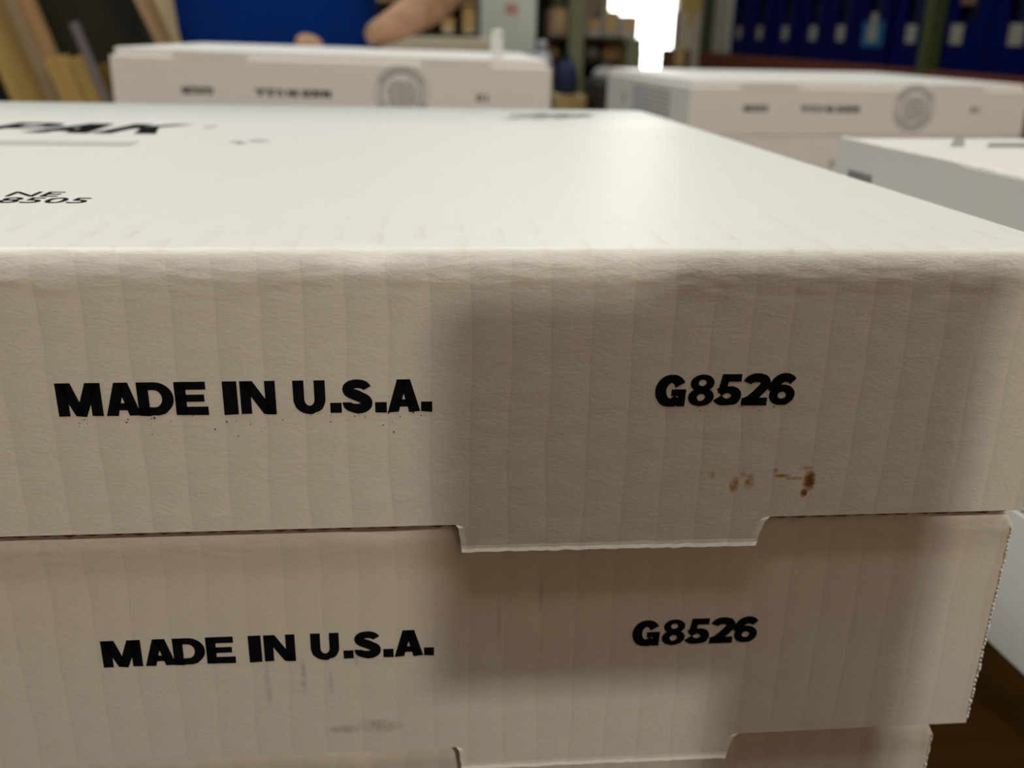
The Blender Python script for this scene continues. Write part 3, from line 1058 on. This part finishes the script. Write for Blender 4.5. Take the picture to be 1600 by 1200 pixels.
def bin_parts(root, w=.268, d=.5, h=.40):
    t = .006
    boxes('bin_body', [(0, d, -w / 2, w / 2, 0, t), (0, d, -w / 2, -w / 2 + t, t, h), (0, d, w / 2 - t, w / 2, t, h), (d - t, d, -w / 2, w / 2, t, h),
                       (0, t, -w / 2 + t, w / 2 - t, t, .150), (0, t, -w / 2 + t, -.055, .150, h - .1), (0, t, .055, w / 2 - t, .150, h - .1), (0, t, -w / 2 + t, w / 2 - t, h - .1, h)], M_BLUE, root, bev=.001)
    boxes('bin_lining', [(t + .02, t + .024, -w / 2 + t, w / 2 - t, t, h - .02)], M_BLUE_IN, root)
    boxes('label_holder', [(-.002, -.0003, -.036, .036, .082, .142)], M_LABEL, root)


proto = None
BINS = [2.49, 2.765, 3.115, 3.42, 3.71, 4.00, 4.34, 4.70, 5.03, 2.22, 1.92]
extra = {3.42: 'cyan', 2.765: 'brown'}
for k, by in enumerate(BINS):
    order = ['nearest fully visible', 'second', 'third', 'fourth', 'fifth', 'sixth', 'seventh', 'eighth', 'farthest']
    if by == 2.765:
        lab = 'blue bin with a brown sticker, right beside the green rack post'
    elif by == 3.42:
        lab = 'blue bin with a bright cyan label on the rack shelf'
    elif k < 9:
        lab = ['blue bin on the rack at the right edge of the photo', '', 'blue bin just left of the green rack post', '', 'blue bin next beyond the one with the cyan label',
               'blue bin second beyond the one with the cyan label', 'blue bin third beyond the one with the cyan label', 'blue bin second from the far end of the row', 'blue bin at the far end of the row, beside the pale carton'][k]
    else:
        continue
    r = thing('storage_bin', V(1.715, by, -.030), lab, 'bin', 'blue bins on the rack shelf')
    if proto is None:
        proto = r
        bin_parts(r)
    else:
        for ch in proto.children:
            if ch.name.split('.')[0] in ('bin_body', 'bin_lining', 'label_holder'):
                c = ch.copy()
                COL.objects.link(c)
                c.parent = r
                if by == 2.765 and c.name.startswith('label'):
                    c.location.y = .05
    if extra.get(by) == 'cyan':
        boxes('sticker', [(-.0012, -.0002, -.09, .085, .065, .155)], simple('cyan_label', (.01, .10, .22), .5), r)
        boxes('paper_tag', [(-.0035, -.0025, -.035, .02, .14, .185)], M_LABEL, r)
    if extra.get(by) == 'brown':
        boxes('sticker', [(-.003, -.002, -.03, .05, .20, .25)], simple('brown_label', (.16, .09, .05), .5), r)

M_PALE = simple('pale_grey_card', (0.44, 0.40, 0.33), .7, .12, 6)
M_KRAFT = simple('kraft_card', (0.36, 0.20, 0.07), .75, .12, 8)
M_KRAFT_DK = simple('dark_kraft_card', (0.12, 0.06, 0.022), .75, .12, 8)
M_TAPE = simple('parcel_tape', (0.42, 0.28, 0.12), .3, .08)


def parcel(x0, x1, y0, y1, z0, z1, mat, label, cat='box', name='parcel', group=None):
    """taped cardboard parcel: body, four top flaps meeting on a seam, a strip of tape"""
    cxp, cyp = (x0 + x1) / 2, (y0 + y1) / 2
    w, d, h = x1 - x0, y1 - y0, z1 - z0
    t = thing(name, V(cxp, cyp, z0), label, cat, group)
    boxes('parcel_body', [(-w / 2, w / 2, -d / 2, d / 2, 0, h - .004)], mat, t, bev=.003)
    boxes('top_flap', [(-w / 2 + .001, -.001, -d / 2 + .001, d / 2 - .001, h - .004, h)], mat, t, bev=.001)
    boxes('top_flap', [(.001, w / 2 - .001, -d / 2 + .001, d / 2 - .001, h - .004, h)], mat, t, bev=.001)
    boxes('tape', [(-.025, .025, -d / 2 - .001, d / 2 + .001, h + .0001, h + .001), (-.025, .025, -d / 2 - .001, -d / 2, h - .09 if h > .1 else h * .4, h + .001)], M_TAPE, t)
    return t


parcel(1.72, 2.2, 5.22, 5.53, -.030, .55, M_PALE, 'pale grey carton at the far end of the blue bin row', name='carton_pale')

# ------------------------------------------------------------------ middle distance: white cabinet, shelf with cartons, clutter rack, boxes in front of the window
M_WPAINT = simple('white_enamel', (0.60, 0.62, 0.56), .35, .05, 3)
fr = thing('refrigerator', V(.42, 4.8, -Z0), 'tall white metal cabinet with a faint red smudge, beyond the tiny bottle', 'cabinet')
boxes('cabinet_shell', [(-.14, .13, -.28, .3, .04, 1.9)], M_WPAINT, fr, bev=.01)
dd = boxes('cabinet_door', [(-.138, .128, -.305, -.282, .06, 1.88)], M_WPAINT, fr, bev=.006)
boxes('door_handle', [(.09, .105, -.335, -.3055, 1.36, 1.65)], simple('chrome', (.55, .55, .55), .25, metallic=.8), dd, bev=.004)
sm = boxes('sticker', [(-.02, .04, -.3065, -.3055, 1.20, 1.245)], simple('red_sticker', (.50, .26, .20), .6), fr)
for sx in (-.12, .10):
    boxes('foot', [(sx, sx + .03, -.25, -.2, 0, .04), (sx, sx + .03, .2, .25, 0, .04)], M_DARKWOOD, fr)

wb = thing('workbench', V(.05, 3.8, -Z0), 'cream topped workbench behind the far left stack', 'table')
boxes('bench_top', [(-.45, .235, -.30, .32, .99 + .06, 1.095)], simple('cream_laminate', (.62, .56, .42), .35, .05), wb, bev=.004)
boxes('bench_leg', [(-.42, -.37, -.27, -.22, 0, 1.05)], M_DARKWOOD, wb)
boxes('bench_leg', [(.17, .22, -.27, -.22, 0, 1.05)], M_DARKWOOD, wb)
boxes('bench_leg', [(-.42, -.37, .24, .29, 0, 1.05)], M_DARKWOOD, wb)
boxes('bench_leg', [(.17, .22, .24, .29, 0, 1.05)], M_DARKWOOD, wb)
sh = thing('desk_shelf', V(.02, 3.8, .035), 'open tan desk shelf standing on the cream workbench', 'shelf')
M_SHELF = wood('tan_laminate', (0.34, 0.24, 0.13), (0.28, 0.19, 0.10), 4, 'X')
boxes('side_panel', [(.200, .212, -.14, .14, 0, .50)], simple('navy_panel', (.06, .06, .09), .5), sh)
boxes('side_panel', [(-.35, -.338, -.14, .14, 0, .50)], M_SHELF, sh)
boxes('shelf_board', [(-.338, .200, -.14, .14, 0, .014)], M_DARKWOOD, sh)
boxes('shelf_board', [(-.338, .200, -.14, .14, .125, .137)], M_SHELF, sh)
boxes('shelf_board', [(-.338, .200, -.14, .14, .40, .412)], M_SHELF, sh)
boxes('back_panel', [(-.338, .200, .13, .14, .014, .49)], wood('brown_back', (0.20, 0.14, 0.06), (0.16, 0.11, 0.05), 4, 'X'), sh)
parcel(.165, .213, 3.68, 3.80, .0495, .155, simple('cream_card', (.56, .46, .30), .7), 'slim cream carton standing at the right end of the desk shelf')
parcel(.085, .130, 3.68, 3.78, .0495, .105, simple('cream_card_2', (.58, .46, .30), .7), 'small cream carton lying low in the desk shelf')
parcel(.115, .165, 3.68, 3.78, .1725, .23, simple('red_card', (.36, .10, .08), .6), 'small dull red carton on the upper board of the desk shelf')
parcel(.055, .105, 3.68, 3.78, .1725, .22, simple('white_blue_card', (.45, .47, .52), .6), 'small bluish white carton on the upper board of the desk shelf')

# clutter rack with a green post
cr = thing('shelf_rack', V(.85, 4.62, -Z0), 'green post shelf rack full of clutter beside the white cabinet', 'rack')
M_POST = simple('sage_green_post', (0.155, 0.165, 0.085), .5, .1)
for (xx, yy) in ((-.145, -.36), (.125, -.36), (-.145, .34), (.125, .34)):
    boxes('post', [(xx - .034, xx + .034, yy - .03, yy + .03, 0, 2.3 if xx < 0 else 1.105)], M_POST, cr, bev=.003)
for zz in (.80, 1.005, 1.105, 1.55):
    boxes('shelf_board', [(-.27, .165 if zz < 1.5 else -.08, -.33, .37, zz - .014, zz)], M_DARKWOOD, cr)
boxes('back_panel', [(-.30, .165, .375, .385, 0, 1.10), (-.30, -.08, .375, .385, 1.10, 2.3)], simple('dark_grey_panel', (.035, .032, .026), .8), cr)
s1, s2, s3 = .80 - Z0, 1.005 - Z0, 1.105 - Z0
parcel(.60, .69, 4.36, 4.55, s3 + .0005, .165, simple('pinkish_card', (.26, .165, .11), .7), 'pinkish brown carton on the clutter shelf left of the green post')
parcel(.765, .835, 4.36, 4.50, s3 + .0005, .125, simple('pink_white_card', (.42, .33, .30), .7), 'pale pink carton on the clutter shelf right of the green post')
parcel(.84, .925, 4.36, 4.60, s3 + .0005, .16, simple('grey_card', (.27, .25, .21), .7), 'grey carton on the clutter shelf near the bright window')
parcel(.932, 1.012, 4.36, 4.60, s3 + .0005, .142, simple('grey_card_2', (.38, .34, .27), .7), 'beige grey carton nearest the bright window on the clutter shelf')


def soft_sack(name, loc, rx, ry, h, mat, label, cat='bag', tie=True):
    t = thing(name, loc, label, cat)
    prof = [(.86, 0), (1.0, .12), (1.02, .35), (.92, .62), (.70, .80), (.30, .88), (.24, .93), (.42, 1.0)]
    bm = bmesh.new()
    n = 20
    rings = []
    for (r, z) in prof:
        rings.append([bm.verts.new((r * rx * math.cos(2 * math.pi * i / n) * (1 + .06 * math.sin(3 * i + z * 5)), r * ry * math.sin(2 * math.pi * i / n), z * h)) for i in range(n)])
    for a, b_ in zip(rings, rings[1:]):
        for i in range(n):
            bm.faces.new((a[i], a[(i + 1) % n], b_[(i + 1) % n], b_[i]))
    bm.faces.new(rings[0][::-1])
    bm.faces.new(rings[-1])
    from_bm('sack_cloth', bm, mat, t, True)
    lathe('tie', [(.30 * rx, .88 * h), (.31 * rx, .91 * h), (.28 * rx, .94 * h)], M_DARKWOOD, t, 12)
    return t


soft_sack('sack', V(.625, 4.42, s2 + .0005), .038, .06, .078, simple('tan_cloth', (.30, .19, .09), .9), 'small tan cloth sack on the clutter shelf')
soft_sack('sack', V(.80, 4.40, s2 + .0005), .042, .06, .078, simple('sage_cloth', (.19, .19, .14), .9), 'grey green sack right of the green post')
soft_sack('sack', V(.528, 3.30, -.1495), .040, .06, .135, simple('navy_cloth', (.010, .018, .060), .9), 'navy blue cloth bag on a tan carton in the dark gap')
parcel(.472, .585, 3.18, 3.42, -Z0, -.150, simple('tan_card', (.42, .30, .13), .75), 'tan carton column under the navy bag in the gap')
parcel(.855, 1.008, 4.36, 4.60, s2 + .0005, s3 - .016, M_KRAFT, 'orange brown carton low on the shelf right of the green post')
parcel(.775, .86, 4.36, 4.55, s1 + .0005, s1 + .10, simple('teal_grey_card', (.05, .07, .08), .7), 'dark teal carton on the lowest visible clutter shelf')
# plastic bottle and spray bottle
b2 = thing('bottle', V(.352, 2.62, -.29), 'pale lavender plastic jug behind the far left stack, beside the dark gap', 'bottle')
lathe('bottle_body', [(.030, 0), (.034, .01), (.034, .25), (.026, .285), (.013, .30)], simple('lavender_plastic', (.42, .43, .48), .4), b2)
lathe('cap', [(.014, .298), (.014, .324), (.011, .328)], simple('lavender_cap', (.42, .43, .48), .4), b2)
st = thing('stool', V(.352, 2.62, -Z0), 'dark round stool carrying the lavender jug', 'stool')
lathe('seat', [(.14, .735), (.15, .745), (.15, .765), (.14, .77)], M_DARKWOOD, st)
for k in range(4):
    a = math.pi / 4 + k * math.pi / 2
    boxes('leg', [(.10 * math.cos(a) - .014, .10 * math.cos(a) + .014, .10 * math.sin(a) - .014, .10 * math.sin(a) + .014, 0, .736)], M_DARKWOOD, st)
# black crate in the gap
ck = thing('crate', V(.60, 3.2, -Z0 + .0), 'tall black plastic crate standing in the gap between the far stacks', 'crate')
M_BLACK = simple('black_plastic', (0.012, 0.012, 0.010), .5)
boxes('crate_body', [(.0, .19, -.12, .12, .0, .90)], M_BLACK, ck, bev=.01)
boxes('rim', [(-.008, .20, -.13, .13, .90, .965)], M_BLACK, ck, bev=.008)
soft_sack('sack', V(.66, 3.22, -.0945), .05, .06, .05, simple('grey_cloth', (.30, .29, .26), .9), 'light grey rag bundle on top of the black crate')

# in front of the window
pl = thing('pallet', V(1.3, 5.5, -Z0), 'wooden pallet with a high deck under the window cartons', 'pallet')
for k in range(5):
    boxes('deck_board', [(-.2, .32, -.35 + k * .15, -.25 + k * .15, .755, .78)], M_TAN, pl)
for sx in (-.18, .05, .25):
    boxes('stringer', [(sx, sx + .05, -.35, .35, 0, .755)], M_TAN, pl)
parcel(1.392, 1.52, 5.25, 5.45, -Z0 + .781, -.012, simple('brown_card_3', (.10, .045, .016), .75), 'deep brown carton on a high pallet in front of the window foot')
parcel(1.12, 1.242, 5.25, 5.62, -Z0 + .781, -.02, simple('kraft_card_2', (.32, .17, .05), .75), 'orange brown carton on a high pallet left of the window foot')
parcel(1.595, 1.74, 5.85, 6.0, -Z0, .20, simple('beige_card_4', (.42, .36, .27), .7), 'tall pale carton column right of the bright window')
parcel(1.845, 1.985, 6.75, 6.9, -Z0, .60, simple('warm_lit_card', (.52, .36, .10), .7), 'tall golden carton column in the light beyond the rack end')  # golden tone stands for warm light falling on plain card
for o_ in list(COL.objects):
    if o_.name.startswith('carton_pale'):
        o_.name = 'parcel'


# ------------------------------------------------------------------ the person behind the far left stack
def skinned(name, chains, mat, parent=None, sub=2):
    """chains: list of lists of (x, y, z, rx, ry); each list a limb; points given as ('@', i) reuse an earlier vertex"""
    verts, edges, rad = [], [], []
    for ch in chains:
        prev = None
        for p in ch:
            if p[0] == '@':
                idx = p[1]
            else:
                verts.append((p[0], p[1], p[2]))
                rad.append((p[3], p[4]))
                idx = len(verts) - 1
            if prev is not None:
                edges.append((prev, idx))
            prev = idx
    me = bpy.data.meshes.new(name)
    me.from_pydata(verts, edges, [])
    o = bpy.data.objects.new(name, me)
    COL.objects.link(o)
    sk = o.modifiers.new('skin', 'SKIN')
    sk.use_smooth_shade = True
    for i, v in enumerate(me.skin_vertices[0].data):
        v.radius = rad[i]
    me.skin_vertices[0].data[0].use_root = True
    ss = o.modifiers.new('sub', 'SUBSURF')
    ss.levels = ss.render_levels = sub
    bpy.context.view_layer.update()
    me2 = bpy.data.meshes.new_from_object(o.evaluated_get(bpy.context.evaluated_depsgraph_get()))
    bpy.data.objects.remove(o)
    me2.materials.clear()
    me2.materials.append(mat)
    for p in me2.polygons:
        p.use_smooth = True
    return link(name, me2, None, parent)


def skin_mat():
    m, nt, b = new_mat('skin')
    tc = nt.nodes.new('ShaderNodeTexCoord')
    n = nt.nodes.new('ShaderNodeTexNoise')
    n.inputs['Scale'].default_value = 20
    nt.links.new(tc.outputs['Object'], n.inputs['Vector'])
    cr_ = nt.nodes.new('ShaderNodeValToRGB')
    cr_.color_ramp.elements[0].position = .35
    cr_.color_ramp.elements[0].color = (.30, .17, .095, 1)
    cr_.color_ramp.elements[1].position = .65
    cr_.color_ramp.elements[1].color = (.46, .25, .15, 1)
    nt.links.new(n.outputs['Fac'], cr_.inputs['Fac'])
    nt.links.new(cr_.outputs['Color'], b.inputs['Base Color'])
    b.inputs['Roughness'].default_value = .5
    return m


M_SKIN = skin_mat()
M_SHIRT = simple('blue_cotton', (0.002, 0.030, 0.21), .9, .15, 30, spec=.08)
M_JEANS = simple('dark_denim', (0.02, 0.025, 0.05), .9, .15, 60)
M_HAIR = simple('dark_hair', (0.03, 0.02, 0.012), .6, .2, 80)
PX, PY = -.300, 2.012
ps = thing('person', V(PX, PY, -Z0), 'person in a blue shirt standing behind the far left stack, hands on its top carton', 'person')
# coordinates relative to the feet
zt = Z0 + .022        # level of the carton top
body = [
    # 0 pelvis .. head
    [(0, 0, .93, .14, .10), (0, 0, 1.06, .13, .095), (0, 0, 1.25, .14, .10), (0, .0, 1.40, .13, .09), (0, -.005, 1.47, .055, .055), (0, -.015, 1.535, .052, .052), (0, -.03, 1.60, .072, .085), (0, -.03, 1.68, .076, .092), (0, -.02, 1.735, .05, .06)],
]
# image-right arm: elbow out to the side, forearm lying along the carton's back edge
R1 = [('@', 3), (.19, 0, 1.40, .062, .060), (.315, -.10, 1.265, .047, .047), (.362, -.225, zt + .118, .045, .045), (.300, -.305, zt + .072, .042, .040), (.230, -.345, zt + .034, .029, .026), (.195, -.360, zt + .022, .022, .036)]
L1 = [('@', 3), (-.17, 0, 1.40, .062, .060), (-.19, .03, 1.24, .047, .047), (-.18, .04, 1.00, .043, .043), (-.06, -.17, .99, .036, .036), (.072, -.280, zt - .030, .028, .026), (.090, -.310, zt + .022, .034, .026)]
legs = [[('@', 0), (.10, .0, .85, .085, .09), (.11, .0, .48, .058, .06), (.12, .02, .10, .042, .045), (.125, -.06, .045, .04, .03)],
        [('@', 0), (-.10, .0, .85, .085, .09), (-.11, .0, .48, .058, .06), (-.12, .02, .10, .042, .045), (-.125, -.06, .045, .04, .03)]]
fing = []
# fingers of the image-right hand, pointing to the image left, lying on the carton
for k, (dy, ln) in enumerate(((-.030, .062), (-.010, .072), (.010, .067), (.028, .052))):
    fing.append([(.190, -.360 + dy * .8, zt + .021, .010, .010), (.160, -.360 + dy, zt + .021, .0095, .0095), (.160 - ln * .5, -.360 + dy * 1.1, zt + .015, .0088, .0088), (.160 - ln, -.360 + dy * 1.15, zt + .008, .0075, .0075)])
fing.append([(.210, -.385, zt + .018, .011, .011), (.190, -.408, zt + .013, .010, .010), (.162, -.416, zt + .009, .0085, .0085)])
# fingers of the other hand, hooked over the carton's back edge, knuckles up
for k, (dx, ln) in enumerate(((-.030, .046), (-.010, .054), (.010, .050), (.029, .040))):
    fing.append([(.090 + dx * .8, -.305, zt + .026, .011, .011), (.090 + dx, -.328, zt + .042 - abs(dx) * .45, .0105, .0105), (.090 + dx * 1.15, -.328 - ln * .6, zt + .028, .0095, .0095), (.090 + dx * 1.25, -.328 - ln, zt + .011, .0082, .0082)])
fing.append([(.060, -.270, zt + .012, .011, .011), (.040, -.290, zt + .022, .010, .010), (.030, -.318, zt + .013, .0085, .0085)])
sb = skinned('body', body + [R1, L1] + legs + fing, M_SKIN, ps)
# face: eyes, nose, mouth, ears as one small child each
lathe('eye', [(.003, -.011), (.010, -.005), (.011, 0), (.010, .005), (.003, .011)], simple('eye_white', (.6, .6, .58), .3), ps, 12, (-.030, -.112, 1.655))
lathe('eye', [(.003, -.011), (.010, -.005), (.011, 0), (.010, .005), (.003, .011)], bpy.data.materials['eye_white'], ps, 12, (.030, -.112, 1.655))
skinned('nose', [[(0, -.115, 1.665, .009, .009), (0, -.132, 1.63, .014, .013), (0, -.125, 1.622, .010, .009)]], M_SKIN, ps)
skinned('mouth', [[(-.022, -.108, 1.588, .005, .005), (0, -.117, 1.588, .008, .006), (.022, -.108, 1.588, .005, .005)]], simple('lips', (.36, .14, .11), .5), ps)
for s in (-1, 1):
    skinned('ear', [[(s * .076, -.015, 1.67, .010, .016), (s * .082, -.010, 1.64, .008, .014), (s * .076, -.015, 1.61, .007, .009)]], M_SKIN, ps)
skinned('hair', [[(0, .0, 1.70, .082, .088), (0, -.010, 1.745, .066, .072), (0, -.02, 1.765, .035, .04)], [('@', 0), (0, .045, 1.64, .068, .06)]], M_HAIR, ps)
# clothes
skinned('shirt', [[(.0, 0, .90, .220, .125), (0, 0, 1.02, .228, .128), (0, 0, 1.15, .230, .130), (0, 0, 1.30, .205, .125), (0, 0, 1.41, .150, .105), (0, -.003, 1.455, .072, .068)],
                  [('@', 4), (.19, 0, 1.405, .080, .078), (.275, -.065, 1.31, .068, .066)], [('@', 4), (-.17, 0, 1.405, .080, .078), (-.19, .03, 1.24, .064, .062), (-.182, .04, 1.03, .060, .058)]], M_SHIRT, ps)
skinned('trousers', [[(0, 0, .95, .165, .115), (0, 0, .86, .160, .112)], [('@', 1), (.10, 0, .76, .098, .10), (.11, 0, .48, .075, .078), (.12, .02, .12, .062, .066)],
                     [('@', 1), (-.10, 0, .76, .098, .10), (-.11, 0, .48, .075, .078), (-.12, .02, .12, .062, .066)]], M_JEANS, ps)
for s in (-1, 1):
    skinned('shoe', [[(s * .12, .045, .045, .046, .044), (s * .124, -.04, .042, .048, .040), (s * .128, -.125, .034, .046, .032), (s * .13, -.175, .03, .034, .026)]], M_BLACK, ps)
